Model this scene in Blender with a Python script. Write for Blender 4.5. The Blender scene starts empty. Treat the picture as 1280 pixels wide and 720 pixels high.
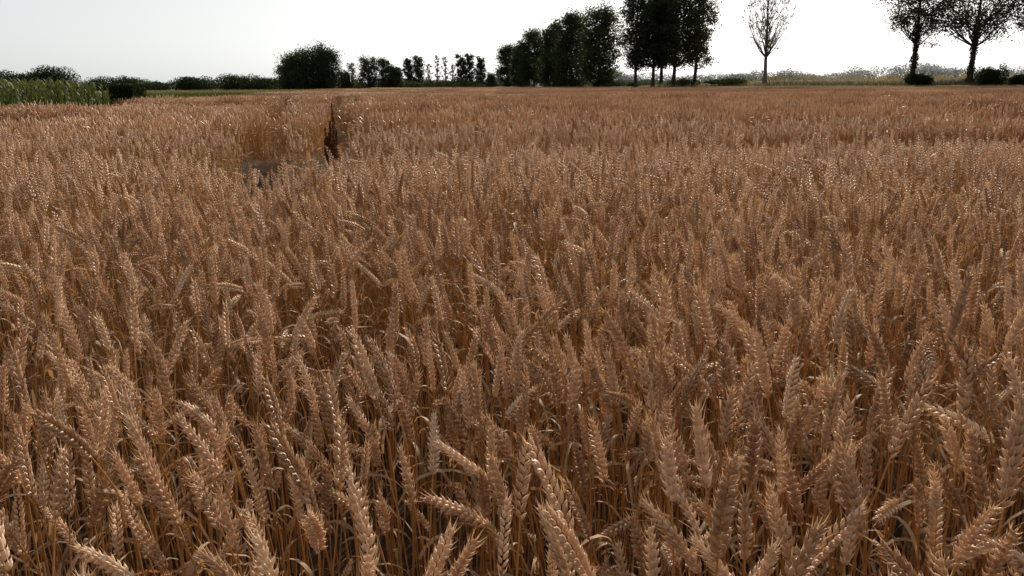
import bpy, math, random
import numpy as np
from mathutils import Vector
R=np.random.default_rng(7)
sc=bpy.context.scene
# ---------------------------------------------------------------- helpers
class MB:
    def __init__(s): s.v=[];s.f=[];s.m=[];s.t=[];s.n=0
    def add(s,v,f,mat=0,tint=0.5):
        o=s.n; s.v.append(np.asarray(v,float)); s.n+=len(v)
        s.f.extend([tuple(i+o for i in q) for q in f])
        s.m.extend([mat]*len(f)); s.t.extend([tint]*len(f))
    def quads(s,v,mat,tints):
        k=len(v)//4; o=s.n; s.v.append(v); s.n+=len(v)
        s.f.extend((np.arange(k*4).reshape(k,4)+o).tolist())
        s.m.extend([mat]*k); s.t.extend(list(tints))
    def mesh(s,name,mats,smooth=False):
        me=bpy.data.meshes.new(name)
        me.from_pydata(np.concatenate(s.v).tolist(),[],s.f)
        for m in mats: me.materials.append(m)
        me.polygons.foreach_set('material_index',np.array(s.m,dtype=np.int32))
        if smooth: me.polygons.foreach_set('use_smooth',np.ones(len(s.f),dtype=bool))
        a=me.attributes.new('tint','FLOAT','FACE'); a.data.foreach_set('value',np.array(s.t,dtype=np.float32))
        me.update(); return me
    def obj(s,name,mats,smooth=False,loc=(0,0,0)):
        ob=bpy.data.objects.new(name,s.mesh(name,mats,smooth)); ob.location=loc
        sc.collection.objects.link(ob); return ob
def nrm(a): return a/(np.linalg.norm(a,axis=-1,keepdims=True)+1e-12)
def tube(P,rad,sides):
    P=np.asarray(P,float); T=nrm(np.gradient(P,axis=0))
    ref=np.array([0.31,0.95,0.05]); N=nrm(np.cross(T,ref)); B=np.cross(T,N)
    a=np.arange(sides)*2*math.pi/sides
    V=P[:,None,:]+np.asarray(rad)[:,None,None]*(np.cos(a)[None,:,None]*N[:,None,:]+np.sin(a)[None,:,None]*B[:,None,:])
    F=[(i*sides+j,i*sides+(j+1)%sides,(i+1)*sides+(j+1)%sides,(i+1)*sides+j) for i in range(len(P)-1) for j in range(sides)]
    return V.reshape(-1,3),F
def h2(i,j,s):
    v=np.sin(i*127.1+j*311.7+s*74.7)*43758.5453
    return v-np.floor(v)
def vn(x,y,s=0):
    i=np.floor(x);j=np.floor(y);fx=x-i;fy=y-j
    fx=fx*fx*(3-2*fx);fy=fy*fy*(3-2*fy)
    return (h2(i,j,s)*(1-fx)+h2(i+1,j,s)*fx)*(1-fy)+(h2(i,j+1,s)*(1-fx)+h2(i+1,j+1,s)*fx)*fy
def leaves(C,size,rng):
    k=len(C); d1=nrm(rng.normal(size=(k,3))); d2=nrm(np.cross(d1,rng.normal(size=(k,3))))
    s=(size*rng.uniform(.6,1.35,k))[:,None]
    v=np.stack([C-d1*s*.5,C+d2*s*.33,C+d1*s*.5,C-d2*s*.33],1)
    return v.reshape(-1,3)
def blades(X,Y,Z,h,w,lean,rng):
    k=len(X); a=rng.uniform(0,6.283,k); dx=np.cos(a)*w*.5; dy=np.sin(a)*w*.5
    lx=rng.normal(0,lean,k)*h; ly=rng.normal(0,lean,k)*h
    v=np.stack([np.stack([X-dx,Y-dy,Z],1),np.stack([X+dx,Y+dy,Z],1),
                np.stack([X+lx+dx*.25,Y+ly+dy*.25,Z+h],1),np.stack([X+lx-dx*.25,Y+ly-dy*.25,Z+h],1)],1)
    return v.reshape(-1,3)
# ---------------------------------------------------------------- materials
def leafmat(name,cols,trans,tcol,rough=.6,spec=.3):
    m=bpy.data.materials.new(name); m.use_nodes=True; n=m.node_tree.nodes; l=m.node_tree.links; n.clear()
    out=n.new('ShaderNodeOutputMaterial'); at=n.new('ShaderNodeAttribute'); at.attribute_name='tint'
    ramp=n.new('ShaderNodeValToRGB'); e=ramp.color_ramp.elements
    while len(e)<len(cols): e.new(.5)
    for i,c in enumerate(cols): e[i].position=i/(len(cols)-1); e[i].color=(*c,1)
    oi=n.new('ShaderNodeObjectInfo'); ma=n.new('ShaderNodeMath'); ma.operation='MULTIPLY_ADD'
    l.new(oi.outputs['Random'],ma.inputs[0]); ma.inputs[1].default_value=.5
    mb=n.new('ShaderNodeMath'); mb.operation='MULTIPLY'; l.new(at.outputs['Fac'],mb.inputs[0]); mb.inputs[1].default_value=.5
    l.new(mb.outputs[0],ma.inputs[2])
    l.new(ma.outputs[0],ramp.inputs[0]); col=ramp.outputs[0]
    p=n.new('ShaderNodeBsdfPrincipled'); p.inputs['Roughness'].default_value=rough; p.inputs['Specular IOR Level'].default_value=spec
    l.new(col,p.inputs['Base Color'])
    if trans<=0:
        l.new(p.outputs[0],out.inputs[0]); return m
    t=n.new('ShaderNodeBsdfTranslucent'); mx=n.new('ShaderNodeMix'); mx.data_type='RGBA'; mx.blend_type='MULTIPLY'; mx.inputs[0].default_value=1
    l.new(col,mx.inputs[6]); mx.inputs[7].default_value=(*tcol,1); l.new(mx.outputs[2],t.inputs['Color'])
    ms=n.new('ShaderNodeMixShader'); ms.inputs[0].default_value=trans
    l.new(p.outputs[0],ms.inputs[1]); l.new(t.outputs[0],ms.inputs[2]); l.new(ms.outputs[0],out.inputs[0])
    return m
m_ear=leafmat('wheat_ear',[(.38,.22,.12),(.60,.405,.25),(.80,.60,.41),(.88,.73,.54)],.31,(1.0,.80,.55),.42,spec=.55)
m_stem=leafmat('wheat_straw',[(.34,.17,.055),(.55,.31,.11),(.64,.42,.18)],.28,(1.0,.74,.38),.4)
m_leaf=leafmat('wheat_leaf',[(.20,.12,.065),(.40,.255,.145),(.64,.47,.30)],.38,(1.0,.77,.46),.6)
m_fol=leafmat('tree_foliage',[(.022,.030,.012),(.04,.052,.02),(.07,.08,.03)],.25,(1.1,1.2,.5),.6)
m_fol2=leafmat('sparse_foliage',[(.06,.065,.035),(.10,.10,.06),(.13,.13,.08)],.4,(1.1,1.1,.6),.6)
m_bark=leafmat('bark',[(.05,.04,.03),(.09,.07,.055)],.0,(1,1,1),.9)
m_barkp=leafmat('pale_bark',[(.11,.095,.075),(.17,.145,.12)],.0,(1,1,1),.9)
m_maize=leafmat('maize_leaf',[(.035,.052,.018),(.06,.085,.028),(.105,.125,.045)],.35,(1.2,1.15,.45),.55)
m_shrub=leafmat('shrub_leaf',[(.018,.028,.012),(.035,.05,.02),(.055,.065,.025)],.2,(1.1,1.1,.5),.8,spec=.1)
m_grass=leafmat('dry_grass',[(.07,.075,.03),(.17,.15,.075),(.34,.28,.18),(.5,.44,.33)],.4,(1,.95,.7),.7)
m_haze=leafmat('haze_painted_foliage',[(.22,.245,.255),(.27,.295,.30),(.30,.32,.315)],.45,(1,1,1),1.0,spec=0)  # aerial haze painted into the leaf colour as pale grey-blue
m_haze2=leafmat('light_haze_painted_foliage',[(.07,.085,.07),(.10,.12,.09),(.13,.14,.10)],.3,(1,1,.8),1.0,spec=0)  # weaker haze painted in: leaf colour greyed and lightened for the nearer far trees
m_dock=leafmat('dock_seed',[(.05,.02,.012),(.09,.04,.022),(.14,.07,.04)],.2,(1,.7,.5),.9,spec=.1)
def groundmat(name,c1,c2,sc1,bump):
    m=bpy.data.materials.new(name); m.use_nodes=True; n=m.node_tree.nodes; l=m.node_tree.links
    p=n['Principled BSDF']; p.inputs['Roughness'].default_value=.95; p.inputs['Specular IOR Level'].default_value=.1
    g=n.new('ShaderNodeNewGeometry'); nz=n.new('ShaderNodeTexNoise'); nz.inputs['Scale'].default_value=sc1; nz.inputs['Detail'].default_value=8; nz.inputs['Roughness'].default_value=.7
    l.new(g.outputs['Position'],nz.inputs['Vector']); r=n.new('ShaderNodeValToRGB'); r.color_ramp.elements[0].position=.35; r.color_ramp.elements[1].position=.68
    r.color_ramp.elements[0].color=(*c1,1); r.color_ramp.elements[1].color=(*c2,1); l.new(nz.outputs['Fac'],r.inputs[0]); l.new(r.outputs[0],p.inputs['Base Color'])
    b=n.new('ShaderNodeBump'); b.inputs['Distance'].default_value=bump; l.new(nz.outputs['Fac'],b.inputs['Height']); l.new(b.outputs[0],p.inputs['Normal'])
    return m
m_soil=groundmat('field_soil',(.020,.012,.008),(.055,.034,.022),9,.03)
m_land=groundmat('grassland',(.07,.075,.035),(.20,.17,.10),.05,.1)
# ---------------------------------------------------------------- wheat plants
def flo_template(sides,rings):
    V=[];F=[]
    for (z,r) in rings:
        for j in range(sides):
            a=j*2*math.pi/sides; V.append((r*math.cos(a),r*math.sin(a),z))
    nr=len(rings)
    for i in range(nr-1):
        for j in range(sides):
            F.append((i*sides+j,i*sides+(j+1)%sides,(i+1)*sides+(j+1)%sides,(i+1)*sides+j))
    V.append((0,0,1)); k=len(V)-1
    for j in range(sides): F.append(((nr-1)*sides+j,(nr-1)*sides+(j+1)%sides,k))
    return np.array(V),F
FL0=flo_template(6,[(0,.35),(.22,.9),(.5,1.0),(.78,.55)])
FL1=flo_template(4,[(0,.4),(.4,1.0)])
def plant(mb,rng,lod,ox=0,oy=0,az=0,scale=1.,bend=.3,lean=.05,roll=None):
    Ls=rng.uniform(.71,.79)*scale; Le=rng.uniform(.086,.125)*(scale**.5); L=Ls+Le
    S=np.linspace(0,L,48); x=np.clip((S/L-.62)/.38,0,1); th=lean+bend*(x*x*(3-2*x))+.03*np.sin(S*9+ox*40)
    ds=L/47; H=np.cumsum(np.sin(th))*ds; Z=np.cumsum(np.cos(th))*ds
    eh=np.array([math.cos(az),math.sin(az),0]); b=np.array([-math.sin(az),math.cos(az),0]); zz=np.array([0,0,1.])
    def pos(s): return np.array([ox,oy,0])+np.interp(s,S,H)*eh+np.interp(s,S,Z)*zz
    def ang(s): return np.interp(s,S,th)
    tt=rng.uniform(.05,.9)
    if lod<=1:
        n=10 if lod==0 else 5; sd=5 if lod==0 else 3
        ss=np.linspace(0,Ls+Le*.1,n)**1.0; P=np.array([pos(s) for s in ss])
        v,f=tube(P,np.linspace(.0022,.0012,n),sd); mb.add(v,f,1,rng.uniform(.1,.95))
        if lod==0:
            for hh in (.28,.55):
                p=pos(Ls*hh); P2=np.array([p-zz*.004,p,p+zz*.004]); v,f=tube(P2,[.0018,.0030,.0018],5); mb.add(v,f,1,.05)
        roll=rng.uniform(0,math.pi) if roll is None else roll
        nn=int(Le/.0054) if lod==0 else int(Le/.0085)
        fat=rng.uniform(.88,1.15)
        for i in range(nn):
            fr=i/(nn-1); s=Ls+Le*fr*.93; p=pos(s); a=ang(s)
            t=math.sin(a)*eh+math.cos(a)*zz; nn_=math.cos(a)*eh-math.sin(a)*zz
            ps=roll+.25*fr; u=math.cos(ps)*nn_+math.sin(ps)*b; w=-math.sin(ps)*nn_+math.cos(ps)*b
            sd=1 if i%2 else -1; sz=(.78+.5*math.sin(math.pi*min(1,fr*.9+.12)))*rng.uniform(.88,1.1)*fat
            oa=(.52 if fr<.85 else .28)*rng.uniform(.75,1.25)
            offs=(-.5,0,.5) if lod==0 else (-.42,.42)
            for o in offs:
                d=nrm(t*math.cos(oa)+sd*u*math.sin(oa)+w*o*rng.uniform(.8,1.2)); q=nrm(np.cross(d,w+.01)); r_=np.cross(d,q)
                ln=(.0125 if o==0 else .0110)*sz*(1 if lod==0 else 1.25); rd=.0024*sz*(1 if lod==0 else 1.45)
                T,F=FL0 if lod==0 else FL1
                base=p+sd*u*.0012+w*o*.0022
                V=base+T[:,0:1]*rd*q+T[:,1:2]*rd*r_+T[:,2:3]*ln*d
                mb.add(V,F,0,float(np.clip(tt+rng.normal(0,.22),0,1)))
                if lod==0 or rng.random()<.5:
                    al=rng.uniform(.003,.013)*(1.6 if fr>.8 else 1); tip=base+d*ln*.9; dd=nrm(d+t*.6+rng.normal(0,.12,3))
                    e=.0006 if lod==0 else .0007
                    mb.add(np.array([tip-r_*e,tip+r_*e,tip+dd*al,tip-q*e]),[(0,1,2),(1,3,2)],0,min(1,tt+.5))
    else:
        k=4 if lod==2 else 3
        s0=Ls*(.35 if lod==2 else .6)
        P=np.array([pos(s0),pos(Ls)]); v,f=tube(P,[.0024*(1.3 if lod==3 else 1)]*2,3); mb.add(v,f,1,rng.uniform(.1,.95))
        ss=Ls+Le*np.array([0,.25,.7,1.0]) if lod==2 else Ls+Le*np.array([0,.4,1.0])
        P=np.array([pos(s) for s in ss]); rr=[.003,.0085,.0075,.001] if lod==2 else [.004,.012,.002]
        v,f=tube(P,rr,k); mb.add(v,f,0,tt)
    nl={0:rng.integers(1,4),1:rng.integers(0,3),2:rng.integers(0,2),3:0}[lod]
    for _ in range(nl):
        s=Ls*rng.uniform(.35,.85); p=pos(s); a2=rng.uniform(0,6.283); dh=np.array([math.cos(a2),math.sin(a2),0]); sd=np.array([-math.sin(a2),math.cos(a2),0])
        ll=rng.uniform(.09,.2); n=7 if lod==0 else (4 if lod==1 else 3); up=rng.uniform(.2,.9); dr=rng.uniform(1.6,3.2); tw=rng.uniform(-2.5,2.5); ww=rng.uniform(.0035,.006)
        q=p.copy(); V=[]
        for i in range(n):
            fr=i/(n-1); an=up-0+dr*fr; c=math.cos(tw*fr)*sd+math.sin(tw*fr)*zz*.8
            wd=ww*(1-fr**2*.9)*(1.2 if lod else 1); V+= [q-c*wd,q+c*wd]; q=q+(math.sin(an)*dh+math.cos(an)*zz)*ll/(n-1)
        mb.add(np.array(V),[(2*i,2*i+1,2*i+3,2*i+2) for i in range(n-1)],2,rng.uniform(0,1))
wm=[m_ear,m_stem,m_leaf]
proto=bpy.data.collections.new('wheat_plants'); cnt=0
def reg(mb,smooth):
    global cnt
    ob=bpy.data.objects.new('wheat_%02d'%cnt,mb.mesh('wheat_%02d'%cnt,wm,smooth)); proto.objects.link(ob); cnt+=1
def rbend(rng):
    r=rng.random()
    return rng.uniform(.03,.36) if r<.66 else (rng.uniform(.36,1.0) if r<.87 else rng.uniform(1.0,1.9))
N0,N1,N2,N3=34,14,8,4
for i in range(N0):
    mb=MB(); plant(mb,R,0,bend=rbend(R),lean=R.uniform(0,.09)); reg(mb,True)
for i in range(N1):
    mb=MB(); plant(mb,R,1,bend=rbend(R),lean=R.uniform(0,.08)); reg(mb,True)
for i in range(N2):
    mb=MB()
    for k in range(66): plant(mb,R,2,R.uniform(-.27,.27),R.uniform(-.27,.27),math.pi+R.normal(0,2.),R.uniform(.84,1.09),rbend(R),R.uniform(0,.08))
    reg(mb,True)
for i in range(N3):
    mb=MB()
    for k in range(1400): plant(mb,R,3,R.uniform(-2.1,2.1),R.uniform(-2.1,2.1),math.pi+R.normal(0,2.),R.uniform(.86,1.09),rbend(R),R.uniform(0,.08))
    reg(mb,True)
def far_edge(x): return np.interp(x,[-60,-35,-10,12,26,60,95,140],[178,176,168,156,131,106,93,84])
def left_edge(y): return -9.9-.165*y
def infield(x,y,m=0): return (y<far_edge(x)-m)&(x>left_edge(y)+m)
# wheel tracks crossing the view: y at x=0, slope, half width, strength, length of the lodged run-in
CT=((8.3,.21,.75,1.,1.3),(12.2,.25,.95,1,1.8),(19,.2,1.6,1,3),(31,.2,2.4,1,4),(46,.2,3,1,5),(4.75,.12,.16,.55,.7))
def track_d(x,y,y0,k): return y-(y0+x*k)+.22*np.sin(x*.8+y0)+.4*(vn(x*.9,y*0,int(y0*3))-.5)
def track_m(x,y,y0): return np.clip((vn(x*.4+3,y*0+1,int(y0))-.15)*3,0,1)
def gap(x,y):
    g=np.zeros_like(x)
    for (x0,y0,k,w,ya,yb) in ((-2.13,9.6,-.205,.24,8.6,60),(-2.55,8.2,-.262,.24,8,50)):
        d=np.abs(x-(x0+(y-y0)*k)); ww=w+.06*(vn(y*.9,x*0,5)-.5)+.008*y*.5
        g=np.maximum(g,np.where((y>ya)&(y<yb),np.clip((ww-d)/.05+.5,0,1),0))
    for (y0,k,w,s,_) in CT:
        d=np.abs(track_d(x,y,y0,k)); m=track_m(x,y,y0)
        g=np.maximum(g,np.clip((w*(.6+.4*m)-d)/.12+.5,0,1)*s*m)
    g=np.maximum(g,np.clip((1.1-np.hypot((x+2.12+.29*(y-7.0))/.36,(y-7.0)/.95))*4,0,1))
    return g
def dip(x,y):
    f=np.ones_like(x)
    for (y0,k,w,s,ln) in CT:
        d=-(track_d(x,y,y0,k)+w*.6); m=track_m(x,y,y0)
        f-=.30*m*s*np.where(d>0,np.clip(1-d/ln,0,1),np.clip(1+d/w,0,1))
        d2=track_d(x,y,y0,k)-w; f+=.06*m*s*np.where(d2>0,np.clip(1-d2/ln,0,1),0)
    # lodged hollow: crop leans down towards the bare spot, tall wall behind it
    yy=y-8.0; w_=np.clip(1.35-np.abs(x+2.12+(y-7.0)*.29)/.42,0,1)
    f-=.46*w_*np.where(yy<0,np.clip(1+yy/3.0,0,1)**.6,0)
    f+=.08*w_*np.where((yy>=0)&(yy<1.2),1,0)
    return np.maximum(f,.42)
def crop(x,y): return (.91+.12*vn(x*.35,y*.35,1)+.10*vn(x*1.3,y*1.3,2))*dip(x,y)
pts=[];rot=[];scl=[];idx=[]
def grid(y0,y1,sp,cond):
    W=.72*y1+3
    gx,gy=np.meshgrid(np.arange(-W,W,sp),np.arange(y0,y1,sp)); gx=gx.ravel();gy=gy.ravel()
    k=cond(gx,gy); return gx[k],gy[k]
def wedge(x,y): return (np.abs(x)<.68*np.maximum(y,0)+1.4)
for (a,b,sp,base,nv) in ((0,4.2,.057,0,N0),(4.2,12.5,.065,N0,N1)):
    X,Y=grid(-.8,b,sp,lambda x,y:wedge(x,y)&(np.hypot(x,np.maximum(y,0))<b)&(np.hypot(x,np.maximum(y,0))>=a)&infield(x,y))
    X=X+R.normal(0,sp*.55,len(X));Y=Y+R.normal(0,sp*.55,len(X))
    g=gap(X,Y); dens=.70+1.3*(vn(X*2.6,Y*2.6,3)-.5)
    k=(R.random(len(X))<dens+.12)&(R.random(len(X))>g*.985); X=X[k];Y=Y[k];g=g[k]
    s=crop(X,Y)*R.normal(1,.07,len(X))*(1-.45*g); late=R.random(len(X))<.14; s[late]*=R.uniform(.7,.9,late.sum())
    s=np.minimum(s,1.2)
    pts.append(np.stack([X,Y,0*X],1)); az=math.pi*.95+R.normal(0,1.7,len(X))
    rot.append(np.stack([R.normal(0,.08,len(X))*(1+2*g),R.normal(0,.08,len(X))*(1+2*g),az],1)); scl.append(s); idx.append(base+R.integers(0,nv,len(X)))
X,Y=grid(8,46,.5,lambda x,y:wedge(x,y)&(np.hypot(x,y)<46)&(np.hypot(x,y)>=12.2)&infield(x,y,.2))
X=X+R.normal(0,.05,len(X));Y=Y+R.normal(0,.05,len(X)); g=gap(X,Y)
pts.append(np.stack([X,Y,0*X],1)); rot.append(np.stack([0*X,0*X,R.uniform(0,6.28,len(X))],1)); scl.append((crop(X,Y)+R.normal(0,.03,len(X)))*(1-.65*np.clip(g*1.4-.3,0,1))); idx.append(N0+N1+R.integers(0,N2,len(X)))
X,Y=grid(30,178,4.0,lambda x,y:wedge(x,y)&(np.hypot(x,y)>=44)&infield(x,y,1.5))
pts.append(np.stack([X,Y,0*X],1)); rot.append(np.stack([0*X,0*X,R.integers(0,4,len(X))*math.pi/2],1)); scl.append(.94+.12*vn(X*.08,Y*.16,4)); idx.append(N0+N1+N2+R.integers(0,N3,len(X)))
P=np.concatenate(pts);RO=np.concatenate(rot);S=np.concatenate(scl);I=np.concatenate(idx)
print('wheat instances',len(P))
me=bpy.data.meshes.new('wheat_field'); me.vertices.add(len(P)); me.vertices.foreach_set('co',P.astype(np.float32).ravel())
a=me.attributes.new('rot','FLOAT_VECTOR','POINT'); a.data.foreach_set('vector',RO.astype(np.float32).ravel())
a=me.attributes.new('scl','FLOAT','POINT'); a.data.foreach_set('value',S.astype(np.float32))
a=me.attributes.new('idx','INT','POINT'); a.data.foreach_set('value',I.astype(np.int32))
wf=bpy.data.objects.new('wheat_field',me); sc.collection.objects.link(wf)
ng=bpy.data.node_groups.new('wheat_scatter','GeometryNodeTree')
ng.interface.new_socket('Geometry',in_out='INPUT',socket_type='NodeSocketGeometry'); ng.interface.new_socket('Geometry',in_out='OUTPUT',socket_type='NodeSocketGeometry')
n=ng.nodes;l=ng.links; gi=n.new('NodeGroupInput');go=n.new('NodeGroupOutput'); iop=n.new('GeometryNodeInstanceOnPoints'); ci=n.new('GeometryNodeCollectionInfo')
ci.inputs['Collection'].default_value=proto; ci.inputs['Separate Children'].default_value=True; ci.inputs['Reset Children'].default_value=True
def na(t,nm):
    q=n.new('GeometryNodeInputNamedAttribute'); q.data_type=t; q.inputs['Name'].default_value=nm; return q.outputs[0]
e2=n.new('FunctionNodeEulerToRotation'); l.new(na('FLOAT_VECTOR','rot'),e2.inputs[0])
l.new(gi.outputs[0],iop.inputs['Points']); l.new(ci.outputs[0],iop.inputs['Instance']); iop.inputs['Pick Instance'].default_value=True
l.new(na('INT','idx'),iop.inputs['Instance Index']); l.new(e2.outputs[0],iop.inputs['Rotation']); l.new(na('FLOAT','scl'),iop.inputs['Scale']); l.new(iop.outputs[0],go.inputs[0])
md=wf.modifiers.new('scatter','NODES'); md.node_group=ng
# ---------------------------------------------------------------- dock weed in the wheel track
r=np.random.default_rng(77); mb=MB()
for (dx,dy,h) in ((.03,0,1.22),(.01,.06,1.06),(-.02,.03,1.02),(.03,-.06,.97),(-.03,-.05,.95),(.045,0,.92),(-.045,.05,.88),(0,-.1,.86),(-.06,-.02,.82)):
    lx=r.normal(0,.01); q=[(dx+lx*z,dy*(1+z),z*h) for z in (0,.35,.7,1)]; v,f=tube(q,[.006,.005,.004,.002],5); mb.add(v,f,0,.3)
    k=600; t=r.uniform(.35,1,k); rad=.038*(1-t)**.6+.006; an=r.uniform(0,6.28,k)
    C=np.stack([dx+lx*t+rad*np.cos(an)*r.uniform(.2,1.2,k),dy*(1+t)+rad*np.sin(an),t*h],1); mb.quads(leaves(C,.015,r),0,r.uniform(0,1,k))
mb.obj('dock_weed',[m_dock],False,(-2.13,9.6,0))
# ---------------------------------------------------------------- ground
def sheet(name,poly,z,mat):
    me=bpy.data.meshes.new(name); me.from_pydata([(x,y,z) for x,y in poly],[],[tuple(range(len(poly)))]); me.materials.append(mat)
    ob=bpy.data.objects.new(name,me); sc.collection.objects.link(ob); return ob
sheet('ground',[(-4000,-300),(4000,-300),(4000,6000),(-4000,6000)],0,m_land)
sheet('field_soil',[(140,-60),(140,84),(95,93),(60,106),(26,131),(12,156),(-10,168),(-38.5,174),(0,-60)],.004,m_soil)
# ---------------------------------------------------------------- bank
BL=np.array([(180,74),(110,96),(95,101),(62,114),(28,140),(17,166),(4,230),(-4,290)],float)
seg=np.r_[0,np.cumsum(np.hypot(*np.diff(BL,axis=0).T))]
def bank_pt(s,o):
    x=np.interp(s,seg,BL[:,0]);y=np.interp(s,seg,BL[:,1]); x2=np.interp(s+.5,seg,BL[:,0]);y2=np.interp(s+.5,seg,BL[:,1])
    d=np.stack([x2-x,y2-y],-1); d=d/(np.hypot(d[...,0],d[...,1])[...,None]+1e-9)
    return x+d[...,1]*o,y-d[...,0]*o
def bank_z(s,o):
    hgt=np.interp(s,[0,150,180,230],[2.1,1.9,.8,.3])*(.9+.2*vn(s*.1,s*0,3)); return hgt*np.clip(np.cos(np.clip(o/5.,-1,1)*math.pi)*.5+.5,0,1)-.02
ss=np.linspace(0,seg[-1]-1,160); oo=np.linspace(-5,5,13); V=[];F=[]
for s in ss:
    for o in oo:
        x,y=bank_pt(np.array(s),np.array(o)); V.append((float(x),float(y),float(bank_z(s,o))))
for i in range(len(ss)-1):
    for j in range(12): F.append((i*13+j,i*13+j+1,(i+1)*13+j+1,(i+1)*13+j))
mb=MB(); mb.add(np.array(V),F,0,.4); mb.obj('grass_bank',[m_land],True)
s=R.uniform(0,seg[-1]-1,50000); o=R.uniform(-5.2,5.2,len(s)); x,y=bank_pt(s,o); cl=vn(s*.12,o*.3,6); h=(.3+.7*cl)*R.uniform(.5,1.2,len(s))
mb=MB(); mb.quads(blades(x,y,bank_z(s,o),h,R.uniform(.03,.08,len(s)),.22,R),0,np.clip(vn(s*.08+9,o*.4,8)*.95+R.normal(0,.15,len(s)),0,1)); mb.obj('bank_grass',[m_grass])
k=26000; x=R.uniform(-30,70,k); y=far_edge(x)+R.uniform(-.5,5,k); h=R.uniform(.7,1.1,k)
mb=MB(); mb.quads(blades(x,y,0*x,h,R.uniform(.03,.07,k),.15,R),0,np.clip(.6+.6*vn(x*.07,x*0,12)+R.normal(0,.15,k),0,1)); mb.obj('verge_grass',[m_grass])
# ---------------------------------------------------------------- trees
def tree(name,seed,X,Y,z0,H,W,cb,nleaf,leaf,mf=m_fol,mbk=m_bark,rise=.45,clump=.075,ivy=0,limbs=26,env_p=.55,lean=0):
    r=np.random.default_rng(seed); mb=MB(); n=10
    zs=np.linspace(0,H*.95,n); wob=np.cumsum(r.normal(0,.012*H/4,(n,2)),axis=0); wob[0]=0
    P=np.stack([wob[:,0]+lean*zs,wob[:,1],zs],1); r0=.016*H+.04
    v,f=tube(P,r0*(1-zs/H)**.8+.02,7); v[:7,:2]*=1.35; mb.add(v,f,1,.4)
    C=[]
    for i in range(limbs):
        t=(i+.5)/limbs*.97; z=cb*H+(H-cb*H)*t; env=W*.5*max(.12,math.sin(math.pi*min(.985,(t*.9+.07))**.85))**env_p*r.uniform(.72,1.12)
        hz=max(cb*H*.7,z-env*rise); p0=np.array([np.interp(hz,zs,P[:,0]),np.interp(hz,zs,P[:,1]),hz]); a=i*2.4+r.uniform(-.5,.5)
        e=np.array([P[-1,0]*t+env*math.cos(a),P[-1,1]*t+env*math.sin(a),z+env*rise*.35])
        q=[p0+(e-p0)*u+np.array([0,0,-.12*env*math.sin(math.pi*u)])+r.normal(0,.03*env,3)*(0<u<1) for u in (0,.33,.66,1)]
        rr=r0*.38*(1-t*.6); v,f=tube(q,[rr,rr*.7,rr*.45,.015],4); mb.add(v,f,1,.5)
        for kk in range(6):
            u=r.uniform(.3,1); b=p0+(e-p0)*u; d=nrm(r.normal(size=3)+np.array([0,0,.5])+ (e-p0)*.15); tl=W*r.uniform(.07,.17); tp=b+d*tl
            v,f=tube([b,b+d*tl*.5+r.normal(0,.05,3),tp],[rr*.35,rr*.22,.01],3); mb.add(v,f,1,.5); C+= [tp,b+d*tl*.5]
            if mf is m_fol2:
                for w in range(7):
                    d2=nrm(d+r.normal(0,.6,3)+np.array([0,0,.3])); v,f=tube([tp,tp+d2*W*.05,tp+d2*W*.11],[.022,.017,.009],3); mb.add(v,f,1,.5); C.append(tp+d2*W*.08)
    C=np.array(C); ci=r.integers(0,len(C),nleaf); wgt=r.uniform(.5,1.3,len(C)); tn=r.uniform(.1,.9,len(C))
    L=C[ci]+r.normal(0,1,(nleaf,3))*(W*clump*wgt[ci])[:,None]*np.array([1,1,.8])
    mb.quads(leaves(L,leaf,r),0,np.clip(tn[ci]+r.normal(0,.15,nleaf),0,1))
    if ivy:
        zi=r.uniform(0,cb*H*1.15,ivy); an=r.uniform(0,6.28,ivy); ra=(.25+.35*vn(zi*1.2,zi*0,seed))*r.uniform(.3,1.2,ivy)
        L=np.stack([np.interp(zi,zs,P[:,0])+ra*np.cos(an),np.interp(zi,zs,P[:,1])+ra*np.sin(an),zi],1); mb.quads(leaves(L,leaf,r),0,r.uniform(0,.8,ivy))
    return mb.obj(name,[mf,mbk],False,(X,Y,z0))
tree('ash_tree',1,56.3,116,1.4,16.0,9.4,.42,16000,.24,ivy=2200,clump=.075,rise=.8,limbs=26)
tree('ash_tree',2,61.6,111,1.4,17.0,12.6,.38,22000,.25,ivy=2000,clump=.068,rise=.9,limbs=32)
tree('ash_tree',3,68.3,108,1.3,15.5,9,.45,12000,.25,ivy=300,clump=.07,rise=.9)
tree('ash_tree',33,75.5,106,1.3,15.5,9,.4,8000,.3,ivy=300,clump=.07,rise=.9)
tree('bare_tree',4,37.8,123,1.4,14.4,8.0,.36,2800,.12,mf=m_fol2,mbk=m_barkp,rise=1.4,clump=.035,limbs=40,env_p=.45)
for i,(x,y,h,w) in enumerate([(21.2,140,15.0,6.2),(24.6,143,15.3,5.6),(27.6,140,17.5,6.8),(30.8,139,16.4,6.6),(26.6,146,17,6.5)]):
    tree('alder_tree',10+i,x,y,.6,h,w,.25,17000,.28,clump=.09,rise=.5,limbs=34,env_p=.42)
for i,(x,y,h,w) in enumerate([(17.0,160,15.2,7.8),(12.7,172,15.2,7.8),(9.6,184,13.6,6.8),(5.9,210,14.0,8.0),(2.6,216,11.2,5),(-.6,240,12.0,6.4)]):
    tree('alder_tree',20+i,x,y,0,h,w,.13,24000,.32,clump=.105,rise=.35,limbs=38,env_p=.30)
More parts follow.
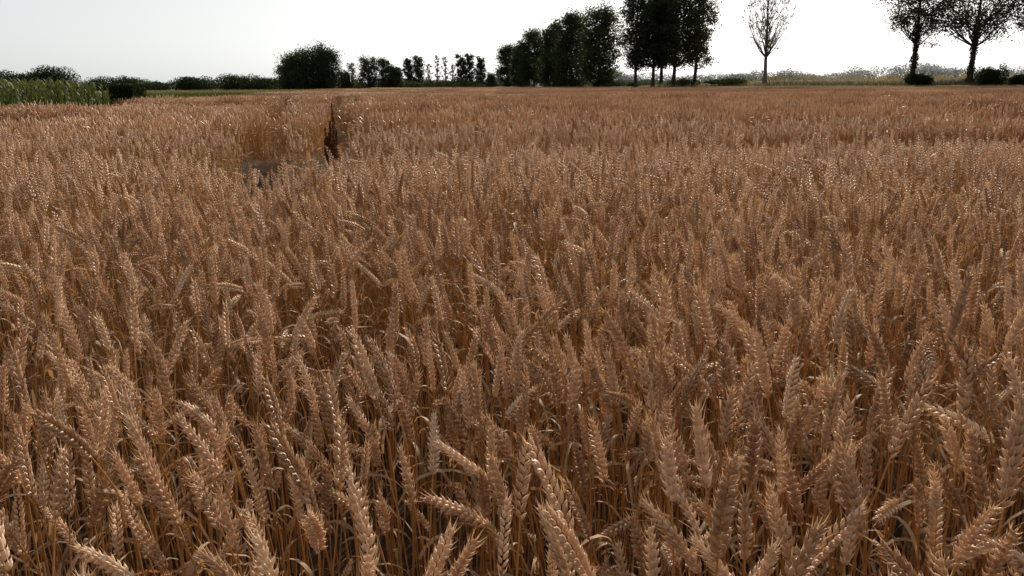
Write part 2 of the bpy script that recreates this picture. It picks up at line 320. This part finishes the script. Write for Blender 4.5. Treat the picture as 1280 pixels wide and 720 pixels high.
for i,(u,h,w,bare) in enumerate([(-36.9,11,3.4,0),(-33.4,11.5,4.4,0),(-29.6,9,2.2,1),(-26.4,12,2.4,1),(-23.8,11.5,2.6,1),(-20.9,9,2.4,1),(-18.0,11.8,3.8,0),(-14.8,12.2,4.0,0),(-11.0,11,4,0),(-7.0,5,4,0)]):
    if bare: tree('poplar_tree',40+i,u,300,0,h,w,.15,1400,.3,mf=m_fol2,mbk=m_barkp,rise=1.4,clump=.05,limbs=16)
    else: tree('poplar_tree',40+i,u,300,0,h,w,.10,5000,.42,clump=.12,rise=.9,limbs=18,env_p=.35)
for i,(x,y,h,w) in enumerate([(-57.5,222,9.5,8.5),(-52.5,220,10.8,9.5),(-48.6,219,10.2,8.0),(-60,226,7,7)]):
    tree('oak_tree',60+i,x,y,0,h,w,.05,13000,.38,clump=.11,rise=.3,limbs=30,env_p=.35)
for i,(u,h,w,bare) in enumerate([(-44.1,7.6,2.8,1),(-39.5,8.8,5.4,0),(-34.8,8.4,5.0,0),(-31.9,6.0,4,0),(-46.4,5,4,0)]):
    tree('alder_tree',70+i,u,230,0,h,w,.06,1100 if bare else 7000,.34,mf=m_fol2 if bare else m_fol,clump=.11,rise=.5,limbs=18,env_p=.35)
def mass(name,pts,zf,depth,dens,leaf,mat,seed,clumpw=3.,z0=0):
    r=np.random.default_rng(seed); p=np.array(pts,float); sg=np.r_[0,np.cumsum(np.hypot(*np.diff(p,axis=0).T))]; Lt=sg[-1]
    nb=max(3,int(Lt/clumpw*2.6)); mb=MB(); C=[];T=[]
    for i in range(nb):
        s=r.uniform(0,Lt); cx=np.interp(s,sg,p[:,0]);cy=np.interp(s,sg,p[:,1])+r.uniform(-depth,depth); hh=zf*(.55+.75*vn(np.array(s/clumpw*.4),np.array(0.),seed))*r.uniform(.75,1.15); rw=clumpw*r.uniform(.5,1.1)
        k=int(dens); d=nrm(r.normal(size=(k,3))); rad=r.uniform(.25,1.02,k)**.5; q=d*rad[:,None]*(1+.25*vn(d[:,0]*4+i,d[:,2]*4,seed)[:,None])
        c=np.stack([cx+q[:,0]*rw,cy+q[:,1]*rw,z0+hh*.42+q[:,2]*hh*.52],1); c[:,2]=np.maximum(c[:,2],.02); C.append(c); T.append(np.clip(r.uniform(.2,.8)+r.normal(0,.15,k),0,1))
    mb.quads(leaves(np.concatenate(C),leaf,r),0,np.concatenate(T)); return mb.obj(name,[mat])
mass('distant_trees',[(-135,262),(-105,262),(-66,258)],4.6,4,1300,.42,m_shrub,101,5)
mass('distant_trees',[(-66,240),(-40,245),(-8,300),(6,300)],2.9,3,400,.45,m_shrub,106,4)
mass('distant_trees',[(-130,150),(-100,150),(-81,150)],4.4,2,3200,.24,m_shrub,102,4)
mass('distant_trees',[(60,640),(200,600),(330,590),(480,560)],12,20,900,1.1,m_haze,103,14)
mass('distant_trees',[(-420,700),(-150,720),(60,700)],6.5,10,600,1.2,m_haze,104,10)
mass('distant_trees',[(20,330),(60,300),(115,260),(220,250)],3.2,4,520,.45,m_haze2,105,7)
for i,(x,y,z,w,h) in enumerate([(63.6,110.5,1.3,2.4,2.2),(66.4,109.5,1.3,2.2,1.8),(56.8,114.5,1.3,2.2,1.7),(71,107,1.2,2.8,2.2),(29,138,.5,3.6,1.5),(20.5,150,.1,3.4,1.9),(9.2,178,0,3,3.2),(12.5,170,0,3,2.2),(17,158,0,3.2,2.4),(36,133,1.4,5.0,1.0)]):
    mass('shrub',[(x-w*.6,y),(x+w*.6,y)],h,.4,1100,.17,m_shrub,200+i,w*.45,z)
# ---------------------------------------------------------------- maize on the left
r=np.random.default_rng(5); mb=MB()
ks=[]
for yy in np.arange(6,31.,.19):
    for row in range(6):
        ks.append((left_edge(yy)-.15-row*.62+r.normal(0,.05),yy+r.normal(0,.05),1.70-.05*(row==0)+r.normal(0,.05)))
for (x,y,h) in ks:
    v,f=tube([(x,y,0),(x+r.normal(0,.02),y,h*.85)],[.012,.008],3); mb.add(v,f,0,.4)
    for j in range(10):
        z=h*(.15+.8*j/10); a=r.uniform(0,6.28); d=np.array([math.cos(a),math.sin(a),0]); sdv=np.array([-d[1],d[0],0]); L=r.uniform(.28,.5)*(1 if j<7 else .7); V=[]; q=np.array([x,y,z])
        for i in range(4):
            fr=i/3; w=.03*(1-fr**2)+.003; V+=[q-sdv*w,q+sdv*w]; an=.25+1.5*fr; q=q+(math.sin(an)*d+math.cos(an)*np.array([0,0,1]))*L/3
            q[2]=min(q[2],h)
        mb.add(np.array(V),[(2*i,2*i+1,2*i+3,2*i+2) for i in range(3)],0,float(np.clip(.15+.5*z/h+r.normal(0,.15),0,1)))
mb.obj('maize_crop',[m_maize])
# clipped dark hedge block closing the crop rows
k=20000; C=np.stack([r.uniform(-16.25,-15.2,k),r.uniform(33.2,34.4,k),r.uniform(.05,1.56,k)],1)
C+=(vn(C[:,0]*3,C[:,2]*3,4)-.5)[:,None]*.08
mb=MB(); mb.quads(leaves(C,.075,r),0,r.uniform(0,.5,k)); 
for sx in (-16.1,-15.8,-15.45):
    v,f=tube([(sx,33.8,0),(sx+.05,33.8,.6),(sx,33.8,1.3)],[.04,.03,.01],5); mb.add(v,f,0,0)
mb.obj('hedge',[m_shrub])
k=34000; y=36+r.random(k)*36; x=left_edge(y)-r.uniform(.1,22,k); h=r.uniform(.72,1.0,k)
mb=MB(); mb.quads(blades(x,y,0*x,h,r.uniform(.04,.09,k),.2,r),0,np.clip(.25+r.normal(0,.15,k),0,1)); mb.obj('green_crop',[m_maize])
k=26000; y=72+r.random(k)*120; x=left_edge(y)-r.uniform(.1,60,k); h=r.uniform(.5,.85,k)
mb=MB(); mb.quads(blades(x,y,0*x,h,r.uniform(.06,.14,k),.2,r),0,np.clip(.3+r.normal(0,.15,k),0,1)); mb.obj('meadow_grass',[m_grass])
# ---------------------------------------------------------------- light
EL,AZ=26,15
d=Vector((math.sin(math.radians(AZ))*math.cos(math.radians(EL)),math.cos(math.radians(AZ))*math.cos(math.radians(EL)),math.sin(math.radians(EL))))
w=bpy.data.worlds.new('World'); sc.world=w; w.use_nodes=True; n=w.node_tree.nodes; l=w.node_tree.links
sky=n.new('ShaderNodeTexSky'); sky.sky_type='NISHITA'; sky.sun_disc=False; sky.sun_elevation=math.radians(EL); sky.sun_rotation=math.radians(AZ); sky.dust_density=2.0; sky.air_density=1.0; sky.ozone_density=1.0
hs=n.new('ShaderNodeHueSaturation'); hs.inputs['Saturation'].default_value=.25; l.new(sky.outputs[0],hs.inputs['Color'])
# thin bright haze: forward scattering makes the sunward half of the sky brighter
tc=n.new('ShaderNodeTexCoord'); dt=n.new('ShaderNodeVectorMath'); dt.operation='DOT_PRODUCT'; l.new(tc.outputs['Generated'],dt.inputs[0]); dt.inputs[1].default_value=tuple(d)
mr=n.new('ShaderNodeMapRange'); mr.interpolation_type='SMOOTHSTEP'; mr.inputs[1].default_value=-.5; mr.inputs[2].default_value=.72; mr.inputs[3].default_value=.2; mr.inputs[4].default_value=1.08; l.new(dt.outputs['Value'],mr.inputs[0])
hz=n.new('ShaderNodeVectorMath'); hz.operation='SCALE'; hz.inputs[0].default_value=(7.1,7.5,7.6); l.new(mr.outputs[0],hz.inputs['Scale'])
mx=n.new('ShaderNodeMix'); mx.data_type='RGBA'; mx.inputs[0].default_value=.62; l.new(hs.outputs[0],mx.inputs[6]); l.new(hz.outputs[0],mx.inputs[7])
bg=n['Background']; bg.inputs[1].default_value=.107; l.new(mx.outputs[2],bg.inputs[0])
ld=bpy.data.lights.new('sun','SUN'); ld.energy=5.0; ld.angle=math.radians(.5); ld.color=(1,.86,.68)
so=bpy.data.objects.new('sun',ld); sc.collection.objects.link(so)
so.rotation_euler=(-d).to_track_quat('-Z','Y').to_euler(); so.location=(20,60,40)
# ---------------------------------------------------------------- camera
from mathutils import Matrix
cd=bpy.data.cameras.new('camera'); cam=bpy.data.objects.new('camera',cd); sc.collection.objects.link(cam); sc.camera=cam
cd.sensor_width=36; cd.lens=36*1000/1280; cd.clip_start=.02; cd.clip_end=9000
cam.matrix_world=Matrix.Translation((0,0,1.42))@Matrix.Rotation(math.radians(90-14.25),4,'X')@Matrix.Rotation(math.radians(-.35),4,'Z')
sc.view_settings.view_transform='Standard'; sc.view_settings.look='None'; sc.view_settings.exposure=0
